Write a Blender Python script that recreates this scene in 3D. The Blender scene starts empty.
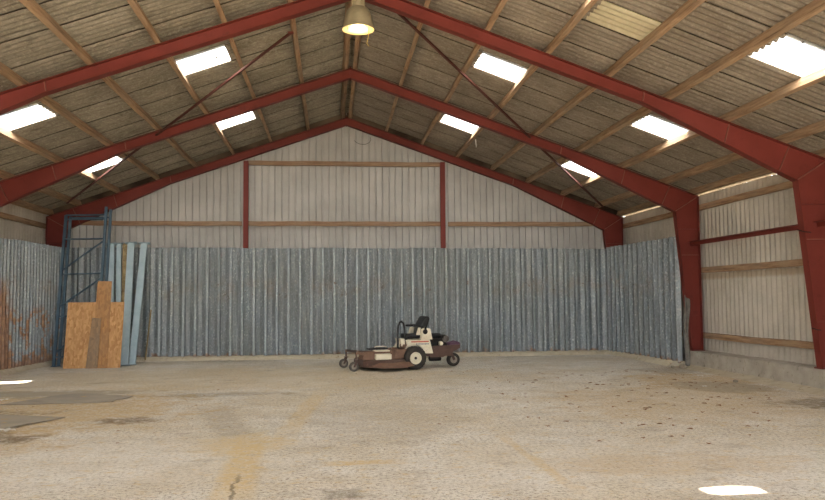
import bpy, math, random
from mathutils import Vector, Matrix
random.seed(7)
S = bpy.context.scene
COL = S.collection
PI = math.pi

# ------------------------------------------------------------------ helpers
def lin(h):
    h = h.lstrip('#')
    v = [int(h[i:i+2], 16)/255 for i in (0, 2, 4)]
    return tuple((c/12.92 if c <= .04045 else ((c+.055)/1.055)**2.4) for c in v) + (1,)

class MB:
    def __init__(s): s.v = []; s.f = []; s.sm = []; s.uv = {}
    def add(s, vs, fs, smooth=False):
        n = len(s.v); s.v += [tuple(v) for v in vs]
        s.f += [tuple(i+n for i in f) for f in fs]; s.sm += [smooth]*len(fs)
        return s
    def box(s, c, d, rot=None, taper=1.0):
        hx, hy, hz = d[0]/2, d[1]/2, d[2]/2
        vs = []
        for z in (-1, 1):
            k = taper if z > 0 else 1
            for x, y in ((-1, -1), (1, -1), (1, 1), (-1, 1)):
                vs.append(Vector((x*hx*k, y*hy*k, z*hz)))
        if rot is not None:
            if not isinstance(rot, Matrix):
                from mathutils import Euler
                rot = Euler(rot).to_matrix()
            vs = [rot @ v for v in vs]
        vs = [v+Vector(c) for v in vs]
        return s.add(vs, [(3,2,1,0),(4,5,6,7),(0,1,5,4),(1,2,6,5),(2,3,7,6),(3,0,4,7)])
    def prism(s, pts, a, b, axis='y'):
        """pts 2D polygon; extruded from a to b along axis (y: pts are x,z ; x: y,z ; z: x,y)"""
        def P(p, t):
            return (p[0], t, p[1]) if axis == 'y' else ((t, p[0], p[1]) if axis == 'x' else (p[0], p[1], t))
        n = len(pts)
        vs = [P(p, a) for p in pts]+[P(p, b) for p in pts]
        fs = [tuple(range(n)), tuple(range(2*n-1, n-1, -1))]
        fs += [(i, i+n, (i+1) % n+n, (i+1) % n) for i in range(n)]
        return s.add(vs, fs)
    def bar(s, p, q, w, h, up=(0,0,1)):
        p = Vector(p); q = Vector(q); d = (q-p).normalized()
        u = Vector(up); r = d.cross(u)
        if r.length < 1e-4: r = d.cross(Vector((1,0,0)))
        r.normalize(); u = r.cross(d)
        vs = []
        for c in (p, q):
            for a, b in ((-1,-1),(1,-1),(1,1),(-1,1)): vs.append(c+r*a*w/2+u*b*h/2)
        return s.add(vs, [(3,2,1,0),(4,5,6,7),(0,1,5,4),(1,2,6,5),(2,3,7,6),(3,0,4,7)])
    def tube(s, pts, r, n=8, closed=False, cap=True):
        pts = [Vector(p) for p in pts]; m = len(pts)
        rr = r if isinstance(r, (list, tuple)) else [r]*m
        vs = []; prev = None
        for i, p in enumerate(pts):
            if closed: d = (pts[(i+1) % m]-pts[i-1])
            else: d = (pts[min(i+1, m-1)]-pts[max(i-1, 0)])
            d.normalize()
            if prev is None:
                a = d.cross(Vector((0,0,1)))
                if a.length < .05: a = d.cross(Vector((1,0,0)))
            else: a = prev-d*prev.dot(d)
            a.normalize(); prev = a; b = d.cross(a)
            for k in range(n):
                t = 2*PI*k/n; vs.append(p+(a*math.cos(t)+b*math.sin(t))*rr[i])
        fs = []
        for i in range(m if closed else m-1):
            j = (i+1) % m
            for k in range(n): fs.append((i*n+k, i*n+(k+1) % n, j*n+(k+1) % n, j*n+k))
        if cap and not closed:
            fs.append(tuple(range(n-1, -1, -1))); fs.append(tuple((m-1)*n+k for k in range(n)))
        return s.add(vs, fs, True)
    def lathe(s, prof, c, axis='z', n=32, closed=False):
        """prof: list of (radius, height along axis)"""
        c = Vector(c); vs = []
        for r, h in prof:
            for k in range(n):
                t = 2*PI*k/n; a, b = r*math.cos(t), r*math.sin(t)
                v = Vector((a, b, h)) if axis == 'z' else (Vector((a, h, b)) if axis == 'y' else Vector((h, a, b)))
                vs.append(c+v)
        fs = []; m = len(prof)
        for i in range(m if closed else m-1):
            j = (i+1) % m
            for k in range(n):
                q = (i*n+k, i*n+(k+1) % n, j*n+(k+1) % n, j*n+k)
                fs.append(q if axis != 'y' else q[::-1])
        if not closed:
            for i, rev in ((0, axis != 'y'), (m-1, axis == 'y')):
                if prof[i][0] > 1e-5:
                    q = tuple(i*n+k for k in range(n)); fs.append(q[::-1] if rev else q)
        return s.add(vs, fs, True)
    def grid(s, fn, nu, nv, smooth=True, uvid=None):
        if uvid is not None:
            n0 = len(s.v)
            for j in range(nv+1):
                for i in range(nu+1): s.uv[n0+j*(nu+1)+i] = (uvid*2+i/nu, j/nv)
        vs = [fn(i/nu, j/nv) for j in range(nv+1) for i in range(nu+1)]
        fs = [(j*(nu+1)+i, j*(nu+1)+i+1, (j+1)*(nu+1)+i+1, (j+1)*(nu+1)+i) for j in range(nv) for i in range(nu)]
        return s.add(vs, fs, smooth)
    def build(s, name, mat, parent=None, bevel=0, auto=35):
        me = bpy.data.meshes.new(name); me.from_pydata(s.v, [], s.f)
        me.polygons.foreach_set('use_smooth', s.sm); me.update()
        if s.uv:
            ul = me.uv_layers.new(name='sheet')
            for lp in me.loops: ul.data[lp.index].uv = s.uv.get(lp.vertex_index, (0, 0))
        if any(s.sm):
            me.set_sharp_from_angle(angle=math.radians(auto))
        o = bpy.data.objects.new(name, me); COL.objects.link(o)
        me.materials.append(mat)
        if parent is not None: o.parent = parent
        if bevel:
            b = o.modifiers.new('bevel', 'BEVEL'); b.width = bevel; b.segments = 2; b.limit_method = 'ANGLE'
        return o

def tag(o, label=None, cat=None, group=None, kind=None):
    if label: o['label'] = label
    if cat: o['category'] = cat
    if group: o['group'] = group
    if kind: o['kind'] = kind
    return o
def empty(name, loc, rz=0, rot=None):
    o = bpy.data.objects.new(name, None); COL.objects.link(o)
    o.location = loc; o.rotation_euler = rot if rot else (0, 0, rz); o.empty_display_size = .2
    return o
def struct(o, label=None): return tag(o, label, kind='structure')

# ------------------------------------------------------------------ materials
class NT:
    def __init__(s, name):
        s.m = bpy.data.materials.new(name); s.m.use_nodes = True
        s.t = s.m.node_tree; s.n = s.t.nodes
        s.b = s.n['Principled BSDF']
        s.tc = s.n.new('ShaderNodeTexCoord')
        s.co = s.tc.outputs['Object']
    def link(s, a, b): s.t.links.new(a, b)
    def val(s, sock, v):
        if v is None: return
        if hasattr(v, 'is_output'): s.link(v, sock)
        else: sock.default_value = v
    def mapping(s, scale=(1,1,1), loc=(0,0,0), rot=(0,0,0), co=None):
        n = s.n.new('ShaderNodeMapping'); n.inputs['Scale'].default_value = scale
        n.inputs['Location'].default_value = loc; n.inputs['Rotation'].default_value = rot
        s.link(co or s.co, n.inputs['Vector']); return n.outputs[0]
    def noise(s, scale, detail=4, rough=.55, co=None, dist=0):
        n = s.n.new('ShaderNodeTexNoise'); n.inputs['Scale'].default_value = scale
        n.inputs['Detail'].default_value = detail; n.inputs['Roughness'].default_value = rough
        n.inputs['Distortion'].default_value = dist
        s.link(co or s.co, n.inputs['Vector']); return n.outputs['Fac']
    def voronoi(s, scale, co=None, feature='F1', out='Distance'):
        n = s.n.new('ShaderNodeTexVoronoi'); n.feature = feature; n.inputs['Scale'].default_value = scale
        s.link(co or s.co, n.inputs['Vector']); return n.outputs[out]
    def ramp(s, fac, stops):
        n = s.n.new('ShaderNodeValToRGB'); e = n.color_ramp.elements
        while len(e) < len(stops): e.new(.5)
        for k, (p, c) in enumerate(stops):
            e[k].position = p
            e[k].color = (c, c, c, 1) if isinstance(c, (int, float)) else c
        s.link(fac, n.inputs[0]); return n.outputs[0]
    def math(s, op, a, b=0, clamp=False):
        n = s.n.new('ShaderNodeMath'); n.operation = op; n.use_clamp = clamp
        s.val(n.inputs[0], a); s.val(n.inputs[1], b); return n.outputs[0]
    def mix(s, fac, a, b, mode='MIX'):
        n = s.n.new('ShaderNodeMixRGB'); n.blend_type = mode
        s.val(n.inputs[0], fac); s.val(n.inputs[1], a); s.val(n.inputs[2], b); return n.outputs[0]
    def sep(s, co=None):
        n = s.n.new('ShaderNodeSeparateXYZ'); s.link(co or s.co, n.inputs[0]); return n.outputs
    def comb(s, x=0, y=0, z=0):
        n = s.n.new('ShaderNodeCombineXYZ'); s.val(n.inputs[0], x); s.val(n.inputs[1], y); s.val(n.inputs[2], z); return n.outputs[0]
    def white(s, vec):
        n = s.n.new('ShaderNodeTexWhiteNoise'); n.noise_dimensions = '3D'; s.link(vec, n.inputs['Vector']); return n.outputs['Value']
    def bump(s, h, strength=.3, dist=.01):
        n = s.n.new('ShaderNodeBump'); n.inputs['Strength'].default_value = strength
        n.inputs['Distance'].default_value = dist; s.link(h, n.inputs['Height']); s.link(n.outputs[0], s.b.inputs['Normal'])
    def done(s, color=None, rough=.7, metal=0, spec=None):
        s.val(s.b.inputs['Base Color'], color); s.val(s.b.inputs['Roughness'], rough); s.val(s.b.inputs['Metallic'], metal)
        if spec is not None: s.b.inputs['Specular IOR Level'].default_value = spec
        return s.m

def mottled(name, c1, c2, scale=6, rough=.7, metal=0, bump=.15, detail=5, spec=.3, c3=None):
    t = NT(name); n = t.noise(scale, detail, .6)
    col = t.ramp(n, [(.3, lin(c1)), (.7, lin(c2))])
    if c3:
        k = t.ramp(t.noise(scale*2.7, 6, .7), [(.58, 0), (.7, 1)]); col = t.mix(k, col, lin(c3))
    if bump: t.bump(t.noise(scale*6, 4), bump, .005)
    return t.done(col, rough, metal, spec)

M = {}
# red oxide primer paint on the steel frames
M['red'] = mottled('red_oxide_paint', '#62241b', '#722d24', 1.3, .62, 0, .1, c3='#5c2218')
M['brace'] = mottled('dull_brown_red_paint', '#45241c', '#59302a', 4, .75, 0, 0)
M['red_line'] = mottled('worn_weld_paint', '#8a5a4c', '#7a4538', 5, .7, 0, 0)
# wood
def wood(name, a, b, c, axis):
    t = NT(name); sc = [9, 9, 9]; sc[axis] = .8
    co = t.mapping(tuple(sc))
    n = t.noise(2.0, 5, .65, co); f = t.noise(7.0, 4, .6, co)
    big = t.noise(.9, 3, .5)
    col = t.ramp(n, [(.28, lin(a)), (.5, lin(b)), (.72, lin(c))])
    col = t.mix(t.ramp(big, [(.4, 0), (.65, .55)]), col, lin('#8a7a68'))
    t.bump(f, .35, .004)
    return t.done(col, .85, 0, .2)
M['wood_y'] = wood('weathered_purlin_wood', '#71563f', '#9d7f63', '#b99c7c', 1)
M['verge_shade'] = wood('verge_shade_strip', '#2c241d', '#3a3027', '#473a2e', 0)  # dark tone stands for the shade above the far rafter
M['wood_x'] = wood('weathered_girt_wood', '#6b5040', '#8f725a', '#a98a6e', 0)
# fibre cement
def fibre(name, base, dark, pale, roofmode):
    t = NT(name); x, y, z = t.sep()
    ux, uy, uz = t.sep(t.tc.outputs['UV'])
    sid = t.math('FLOOR', t.math('DIVIDE', t.math('ADD', ux, .4), 2.0), 0)
    rnd = t.white(t.comb(sid, 3.0, 1.0)) if roofmode else t.white(t.comb(t.math('FLOOR', t.math('DIVIDE', y, 1.068), 0), 2.0, 0))
    n1 = t.noise(1.1, 5, .65); 
    co2 = t.mapping((1.5, 9, 1.5) if roofmode else (6, 6, .9))
    n2 = t.noise(1.6, 5, .7, co2)
    n3 = t.noise(22, 4, .7)
    c = t.ramp(n1, [(.3, lin(dark)), (.55, lin(base)), (.78, lin(pale))])
    c = t.mix(.35, c, t.ramp(n2, [(.3, lin(dark)), (.7, lin(pale))]))
    c = t.mix(t.ramp(n3, [(.5, 0), (.72, .4)]), c, lin('#cdc6b4'))
    if roofmode: c = t.mix(t.ramp(t.noise(9, 5, .75), [(.34, .5), (.46, 0)]), c, lin('#4f463b'))
    c = t.mix(t.math('MULTIPLY', rnd, .30), c, lin(dark))
    if roofmode:
        # shadow of the lap gaps, painted along the side laps of the sheets
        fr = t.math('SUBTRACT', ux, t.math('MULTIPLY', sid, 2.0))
        seam_shade = t.ramp(t.math('ADD', fr, t.math('MULTIPLY', t.noise(6, 3, .6), .012)), [(.012, 1), (.030, 0)])
        st2 = t.noise(2.2, 4, .75, t.mapping((1.6, 24, 1.6)))  # dark and light streaks painted to mimic the shading of the corrugations
        c = t.mix(t.ramp(st2, [(.30, .40), (.5, 0)]), c, lin('#5d5347'))
        c = t.mix(t.ramp(st2, [(.52, 0), (.72, .25)]), c, lin('#cfc8bb'))
        c = t.mix(t.math('MULTIPLY', seam_shade, .9), c, lin('#332b24'))
        red = t.ramp(x, [(.0, 0), (1.0, 1)])
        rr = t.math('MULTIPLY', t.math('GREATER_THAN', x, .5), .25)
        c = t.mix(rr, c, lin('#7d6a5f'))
    else:
        st = t.ramp(t.math('ABSOLUTE', t.math('SUBTRACT', t.math('ADD', z, t.math('MULTIPLY', n2, .12)), 2.12), 0), [(.04, .5), (.10, 0)])
        c = t.mix(st, c, lin('#8a7452'))
    t.bump(n3, .25, .004)
    return t.done(c, .9, 0, .15)
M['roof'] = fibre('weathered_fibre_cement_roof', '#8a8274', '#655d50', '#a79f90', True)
M['wallfc'] = fibre('fibre_cement_wall', '#b9b3a9', '#9c9589', '#cbc5bb', False)
M['paleroof'] = fibre('pale_roof_sheet', '#bdb396', '#a79c80', '#cbc2a8', False)
# gable sheets
t = NT('painted_gable_sheet'); n = t.noise(1.4, 5, .6); co = t.mapping((7, 7, .5)); n2 = t.noise(2, 4, .6, co)
c = t.ramp(n, [(.3, lin('#a09e9b')), (.7, lin('#b2b0ad'))]); c = t.mix(t.ramp(n2, [(.5, 0), (.75, .25)]), c, lin('#8c8880'))
M['gable'] = t.done(c, .6, 0, .3)
# galvanised sheet
def galv(name, rusty=0.0, left=False):
    t = NT(name); x, y, z = t.sep()
    co = t.mapping((16, 16, 9))
    sp = t.voronoi(2.6, co=co, out='Color')
    sv = t.sep(sp)[0]
    big = t.noise(.8, 4, .6); drip = t.noise(2.2, 4, .6, t.mapping((5, 5, .5)))
    c = t.ramp(sv, [(.0, lin('#818a90')), (.5, lin('#8f979d')), (.90, lin('#99a1a6')), (1., lin('#bcc4c5'))])
    c = t.mix(t.ramp(big, [(.35, .0), (.7, .45)]), c, lin('#838279'))
    c = t.mix(t.ramp(drip, [(.42, 0), (.66, .6)]), c, lin('#646a6e'))
    c = t.mix(t.ramp(t.noise(1.1, 5, .7, t.mapping((7, 7, .35), (3, 1, 0))), [(.5, 0), (.66, .45)]), c, lin('#b0b6b8'))
    # brown tide mark where goods once leaned
    zz = t.math('ADD', z, t.math('MULTIPLY', t.noise(1.7, 5, .7), .9))
    band = t.ramp(t.math('ABSOLUTE', t.math('SUBTRACT', zz, 2.35), 0), [(.05, 1), (.38, 0)])
    c = t.mix(t.math('MULTIPLY', band, t.ramp(t.noise(2.3, 5, .7), [(.46, 0), (.62, .4)])), c, lin('#8d7f6f'))
    spots = t.math('MULTIPLY', t.ramp(t.noise(5.0, 6, .75), [(.6, 0), (.66, 1)]), band)
    c = t.mix(spots, c, lin('#5e4637'))
    # rust creeping up from the foot
    rz = t.math('SUBTRACT', .17+rusty, t.math('ADD', z, t.math('MULTIPLY', t.math('SUBTRACT', t.noise(3.4, 6, .75), .5), .8)))
    rmask = t.ramp(rz, [(.0, 0), (.10, .8)])
    if left:
        edge = t.ramp(t.math('ADD', y, t.math('MULTIPLY', t.noise(2.0, 4, .7, t.mapping((3, 3, .6))), 1.2)), [(0, 1), (1, 0)])
        ny = t.math('SUBTRACT', 19.2, t.math('ADD', y, t.math('MULTIPLY', t.noise(3, 4, .7), .9)))
        em = t.math('MULTIPLY', t.ramp(ny, [(0, 0), (.25, .85)]), t.ramp(t.math('SUBTRACT', 2.2, z), [(0, 0), (.5, 1)]))
        patch = t.math('MULTIPLY', t.ramp(t.noise(1.5, 6, .72, t.mapping((1, 2.2, 1.2))), [(.5, 0), (.56, .9)]), t.ramp(t.math('SUBTRACT', 1.55, z), [(0, 0), (.25, 1)]))
        rmask = t.math('MAXIMUM', rmask, t.math('MAXIMUM', em, patch))
    rc = t.ramp(t.noise(6, 5, .7), [(.3, lin('#6b4830')), (.55, lin('#956a45')), (.75, lin('#b3906c'))])
    c = t.mix(rmask, c, rc)
    metal = t.math('MULTIPLY', t.math('SUBTRACT', 1, rmask), .35)
    r = t.ramp(sv, [(0, .58), (1, .48)])
    return t.done(c, r, metal, .4)
M['galv'] = galv('galvanised_steel', -.02)
M['galv_left'] = galv('rusting_galvanised_steel', .12, True)
# concrete
M['conc'] = mottled('rough_plinth_concrete', '#938d82', '#b5aea3', 2.6, .92, 0, .6, 8, .2, c3='#6b6355')
M['dirt'] = mottled('dusty_concrete_edge', '#b3a894', '#c8bea9', 3.5, .95, 0, .6, 8, .1, c3='#8a7a60')
# floor
def floor_mat():
    t = NT('dusty_concrete_floor'); x, y, z = t.sep()
    fine = t.noise(24, 8, .85); grit = t.voronoi(42); n1 = t.noise(.55, 6, .62, dist=.4); n2 = t.noise(2.3, 6, .7)
    c = t.ramp(n2, [(.28, lin('#c6c1b9')), (.5, lin('#dcd9d3')), (.72, lin('#e6e4df'))])
    c = t.mix(t.ramp(n1, [(.38, 0), (.62, .6)]), c, lin('#c8bba3'))
    c = t.mix(t.ramp(fine, [(.40, .95), (.5, 0)]), c, lin('#7d7163'))
    c = t.mix(t.ramp(fine, [(.55, 0), (.66, .75)]), c, lin('#ece8e0'))
    c = t.mix(t.ramp(grit, [(.12, .6), (.25, 0)]), c, lin('#6b6055'))
    # wobble for the shaped stains
    wob = t.math('MULTIPLY', t.math('SUBTRACT', t.noise(1.6, 6, .7), .5), 2.0)
    wob2 = t.math('MULTIPLY', t.math('SUBTRACT', t.noise(3.7, 6, .75), .5), 1.6)
    def blob(cx, cy, rx, ry, soft=.35, w=1.0):
        dx = t.math('DIVIDE', t.math('SUBTRACT', x, cx), rx); dy = t.math('DIVIDE', t.math('SUBTRACT', y, cy), ry)
        d = t.math('SQRT', t.math('ADD', t.math('MULTIPLY', dx, dx), t.math('MULTIPLY', dy, dy)), 0)
        d = t.math('ADD', d, t.math('MULTIPLY', wob, w))
        d = t.math('ADD', d, t.math('MULTIPLY', wob2, w*.6))
        return t.ramp(d, [(1-soft, 1), (1.0, 0)])
    def stroke(x0, y0, x1, y1, wd, soft=.5, w=.25):
        L = math.hypot(x1-x0, y1-y0); ux, uy = (x1-x0)/L, (y1-y0)/L
        a = t.math('ADD', t.math('MULTIPLY', t.math('SUBTRACT', x, (x0+x1)/2), ux), t.math('MULTIPLY', t.math('SUBTRACT', y, (y0+y1)/2), uy))
        b = t.math('ADD', t.math('MULTIPLY', t.math('SUBTRACT', x, (x0+x1)/2), -uy), t.math('MULTIPLY', t.math('SUBTRACT', y, (y0+y1)/2), ux))
        b = t.math('ADD', b, t.math('MULTIPLY', wob, w*.35))
        a = t.math('DIVIDE', a, L/2); b = t.math('DIVIDE', b, wd)
        d = t.math('MAXIMUM', t.math('ABSOLUTE', a, 0), t.math('ABSOLUTE', b, 0))
        d = t.math('ADD', d, t.math('MULTIPLY', wob2, .5))
        return t.ramp(d, [(1-soft, 1), (1.0, 0)])
    straw = lin('#bda276'); straw2 = lin('#ceb687'); dark = lin('#584a3a'); grey = lin('#a09789'); clean = lin('#dad4ca')
    st_noise = t.ramp(t.noise(9, 5, .8), [(.38, .25), (.55, 1)])
    def paint(c, mask, col, k, tex=True):
        f = t.math('MULTIPLY', mask, k)
        if tex: f = t.math('MULTIPLY', f, st_noise)
        return t.mix(f, c, col)
    # faint wheel tracks, greyer swept lanes
    c = paint(c, stroke(-1.9, 12.5, -.9, 8.6, .30), grey, .55)
    c = paint(c, blob(.6, 10.6, 1.3, 2.0), grey, .35)
    c = paint(c, blob(3.2, 7.4, 3.2, 1.4), clean, .35)
    c = paint(c, blob(-2.0, 8.2, 2.0, 1.6), clean, .45)
    # straw and sawdust
    c = paint(c, blob(-4.6, 12.2, 3.0, 2.6), straw, .75)
    c = paint(c, blob(-4.4, 9.4, 1.6, 1.2), straw, .6)
    c = paint(c, blob(-2.2, 16.5, 6.5, 3.0), straw2, .35)
    c = paint(c, blob(5.6, 11.6, 2.7, 2.6), straw, .45)
    c = paint(c, blob(6.9, 14.2, 1.3, 2.2), straw, .75)
    c = paint(c, stroke(-.78, 6.2, -.95, 9.4, .22), straw2, .8)
    c = paint(c, blob(-.95, 8.9, .55, .8), straw2, .6)
    c = paint(c, stroke(-.6, 9.0, -.15, 14.0, .18), straw2, .55)
    c = paint(c, stroke(-.2, 7.75, .75, 7.75, .14), straw2, .8)
    c = paint(c, stroke(1.94, 9.3, 2.04, 6.2, .07), straw2, .55)
    c = paint(c, blob(3.3, 7.3, 1.3, .6), straw, .35)
    fleck = t.ramp(t.noise(5.5, 7, .8, t.mapping((1, 1.6, 1))), [(.54, 0), (.62, .6)])
    c = t.mix(fleck, c, straw2)
    grm = t.ramp(t.noise(1.3, 7, .75, t.mapping((1, 1.4, 1), (4, 2, 0))), [(.56, 0), (.66, .5)])
    c = t.mix(grm, c, lin('#9a9084'))
    # muck
    c = paint(c, blob(-5.8, 11.6, 1.8, .8), dark, .55)
    c = paint(c, blob(-5.3, 14.2, 2.6, .55), grey, .8, False)
    c = paint(c, blob(-4.1, 9.6, .9, .45), dark, .7)
    c = paint(c, blob(-2.75, 10.9, .55, .35), lin('#75614c'), .8)
    c = paint(c, blob(-1.9, 13.6, 1.3, .35), dark, .35)
    c = paint(c, blob(7.5, 10.9, 1.2, .7), dark, .6)
    c = paint(c, blob(6.9, 13.3, 1.0, 1.0), grey, .8)
    c = paint(c, blob(7.3, 16.4, .8, .9), grey, .7)
    c = paint(c, stroke(-.1, 6.55, .28, 6.55, .22), dark, .5)
    # crack
    c = paint(c, stroke(-.80, 6.2, -.88, 7.5, .022, .6, .5), dark, .6, False)
    h = t.math('ADD', t.math('MULTIPLY', fine, .5), t.math('MULTIPLY', n2, .9))
    t.bump(h, .9, .03)
    return t.done(c, .93, 0, .12)
M['floor'] = floor_mat()
M['ground'] = mottled('outside_gravel', '#8d8474', '#a89e8c', 1.2, .95, 0, .3)
# skylight sheet
t = NT('milky_fibreglass')
tr = t.n.new('ShaderNodeBsdfTranslucent'); tr.inputs[0].default_value = (.92, .94, .95, 1)
df = t.n.new('ShaderNodeBsdfDiffuse'); df.inputs[0].default_value = (.8, .82, .82, 1)
tp = t.n.new('ShaderNodeBsdfTransparent'); tp.inputs[0].default_value = (.95, .97, 1, 1)
m1 = t.n.new('ShaderNodeMixShader'); m1.inputs[0].default_value = .15
m2 = t.n.new('ShaderNodeMixShader'); m2.inputs[0].default_value = .0
t.link(tr.outputs[0], m1.inputs[1]); t.link(df.outputs[0], m1.inputs[2])
t.link(m1.outputs[0], m2.inputs[1]); t.link(tp.outputs[0], m2.inputs[2])
# moss and leaf litter lying on the panel
sp = t.ramp(t.noise(6, 5, .7), [(.64, 0), (.66, 1)])
dk = t.n.new('ShaderNodeBsdfDiffuse'); dk.inputs[0].default_value = lin('#4a4238')
m3 = t.n.new('ShaderNodeMixShader'); t.link(sp, m3.inputs[0]); t.link(m2.outputs[0], m3.inputs[1]); t.link(dk.outputs[0], m3.inputs[2])
t.link(m3.outputs[0], t.n['Material Output'].inputs[0])
M['skylight'] = t.m

def flat(name, col, rough=.6, metal=0, spec=.4, emit=None, es=0):
    t = NT(name); m = t.done(lin(col), rough, metal, spec)
    if emit: t.b.inputs['Emission Color'].default_value = lin(emit); t.b.inputs['Emission Strength'].default_value = es
    return m
M['blue'] = mottled('blue_rack_paint', '#3c4f5e', '#4f6575', 4, .5, 0, .05, c3='#55697a')
M['paleblue'] = mottled('pale_blue_beam_paint', '#93a7b1', '#a9bbc4', 3, .5, 0, .05, c3='#a9b9be')
M['rustyellow'] = mottled('rusty_yellow_steel', '#6e5a3c', '#a9976f', 5, .7, 0, .1, c3='#5b3c28')
def osb(name, a, b, c3):
    t = NT(name); co = t.mapping((1, .25, 1), rot=(.2, .5, .7))
    v = t.voronoi(26, co=t.mapping((1.0, 1.0, .45), rot=(0, .6, 0)), out='Color'); s_ = t.sep(v)[0]
    n = t.noise(1.6, 5, .6)
    c = t.ramp(s_, [(0, lin(a)), (1, lin(b))]); c = t.mix(t.ramp(n, [(.4, 0), (.7, .6)]), c, lin(c3))
    t.bump(s_, .25, .003); return t.done(c, .8, 0, .2)
M['osb'] = osb('golden_strand_board', '#a87a4e', '#d2a878', '#bb9268')
M['osb2'] = osb('orange_strand_board', '#99714c', '#bb8c5c', '#9c8064')
M['osb3'] = osb('greyed_strand_board', '#84705c', '#a08468', '#8e8070')
# mower
M['brown'] = mottled('worn_brown_enamel', '#4d3a34', '#604a42', 6, .5, 0, .1, c3='#7a6355')
M['brown_dust'] = mottled('dusty_brown_enamel', '#654c40', '#806452', 6, .65, 0, .1, c3='#93775e')
M['cream'] = mottled('cream_enamel', '#d8cfb8', '#e6dfca', 5, .45, 0, 0, c3='#b9ae92')
M['black'] = flat('black_vinyl', '#17181b', .45)
M['blackmetal'] = mottled('black_metal', '#1c1b1b', '#2c2826', 8, .5, .2, .1)
M['tyre'] = mottled('dusty_tyre_rubber', '#2e2b29', '#423d38', 9, .85, 0, .3, c3='#5c5347')
M['tyre_grey'] = mottled('grey_caster_rubber', '#55504a', '#6b655d', 9, .85, 0, .2)
M['hub'] = flat('dark_hub', '#3c342c', .5, .4)
M['wheelgrey'] = mottled('dusty_grey_rim', '#857c70', '#a0978a', 8, .6, .2, 0)
M['orange'] = flat('orange_stripe_paint', '#b8492c', .45)
M['bluegrey'] = flat('blue_grey_lettering_paint', '#7d8794', .5)
M['purple'] = flat('faded_purple_plastic', '#5e4258', .55)
M['steel'] = mottled('dull_engine_alloy', '#4e4a47', '#77716b', 12, .45, .6, .1)
# lamp
M['lampshell'] = mottled('dusty_aluminium_shade', '#8c8168', '#a89c80', 5, .55, .35, .05)
M['lampin'] = flat('white_reflector_inside', '#e0cf90', .4)
M['bulb'] = flat('glowing_bulb', '#fff0c0', .4, emit='#ffcf70', es=2.2)
M['cord'] = flat('pale_cord', '#b59a55', .7)
M['leaf'] = mottled('dry_leaf', '#6b4528', '#8f6038', 20, .8, 0, 0)
M['paper'] = flat('white_scrap', '#d9d6ce', .8)
M['mat'] = mottled('grey_dusty_sheet', '#8e877d', '#a39a8c', 2.0, .9, 0, .3, c3='#bb9c66')
M['wire'] = flat('dark_wire', '#2b2624', .5, .6)
M['rubble'] = mottled('broken_concrete', '#857b6c', '#a69a88', 9, .95, 0, .5)

# ------------------------------------------------------------------ building dimensions
XR0, ZR, SL = .416, 6.718, .3521           # ridge of the steel, slope
WR, WL = 8.394, -7.645                       # outer faces of the columns
YF = [12.404, 17.118, 21.832]
Y0, Y1 = -3.0, 22.02
def top(x): return ZR-SL*abs(x-XR0)
ANG = math.atan(SL); CA = math.cos(ANG)
ROOF_OFF = .19                                # roof sheet mean height above steel
PITCH = .178; SHEET = .943; RP = SHEET/6

# roof: corrugated sheets, one tilted a little over the next
PUR_R = [.50, 1.53, 2.54, 3.55, 4.57, 5.60, 6.62, 7.62, 8.30]
PUR_L = [.33, -.65, -1.68, -2.70, -3.73, -4.74, -5.78, -6.80, -7.52]
SH_Y = [9.349-SHEET*k for k in range(13, 0, -1)]+[13.75-RP*n for n in (28, 22, 17, 11, 6)]+[13.75+SHEET*k for k in range(0, 10)]
def sheet_index(y):
    return max(k for k in range(len(SH_Y)) if SH_Y[k] <= y)
sky_rows = [sheet_index(v) for v in (5.0, 9.8, 14.2, 18.9)]
sky_R = [2, 5]; sky_L = [2, 5]                 # purlin interval index
HOLES = {('L', 7, sheet_index(12.05)): None}
def roof_fn(x0, x1, ya, yb, side, lift=0.0):
    def fn(u, v):
        y = ya+(yb-ya)*u; x = x0+(x1-x0)*v
        z = top(x)+ROOF_OFF+.028*(1-2*abs(math.sin(PI*(y-13.75)/RP))**.75)+.022*(u-.5)+lift-.006*(v-.5)
        return (x, y, z)
    return fn
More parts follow.
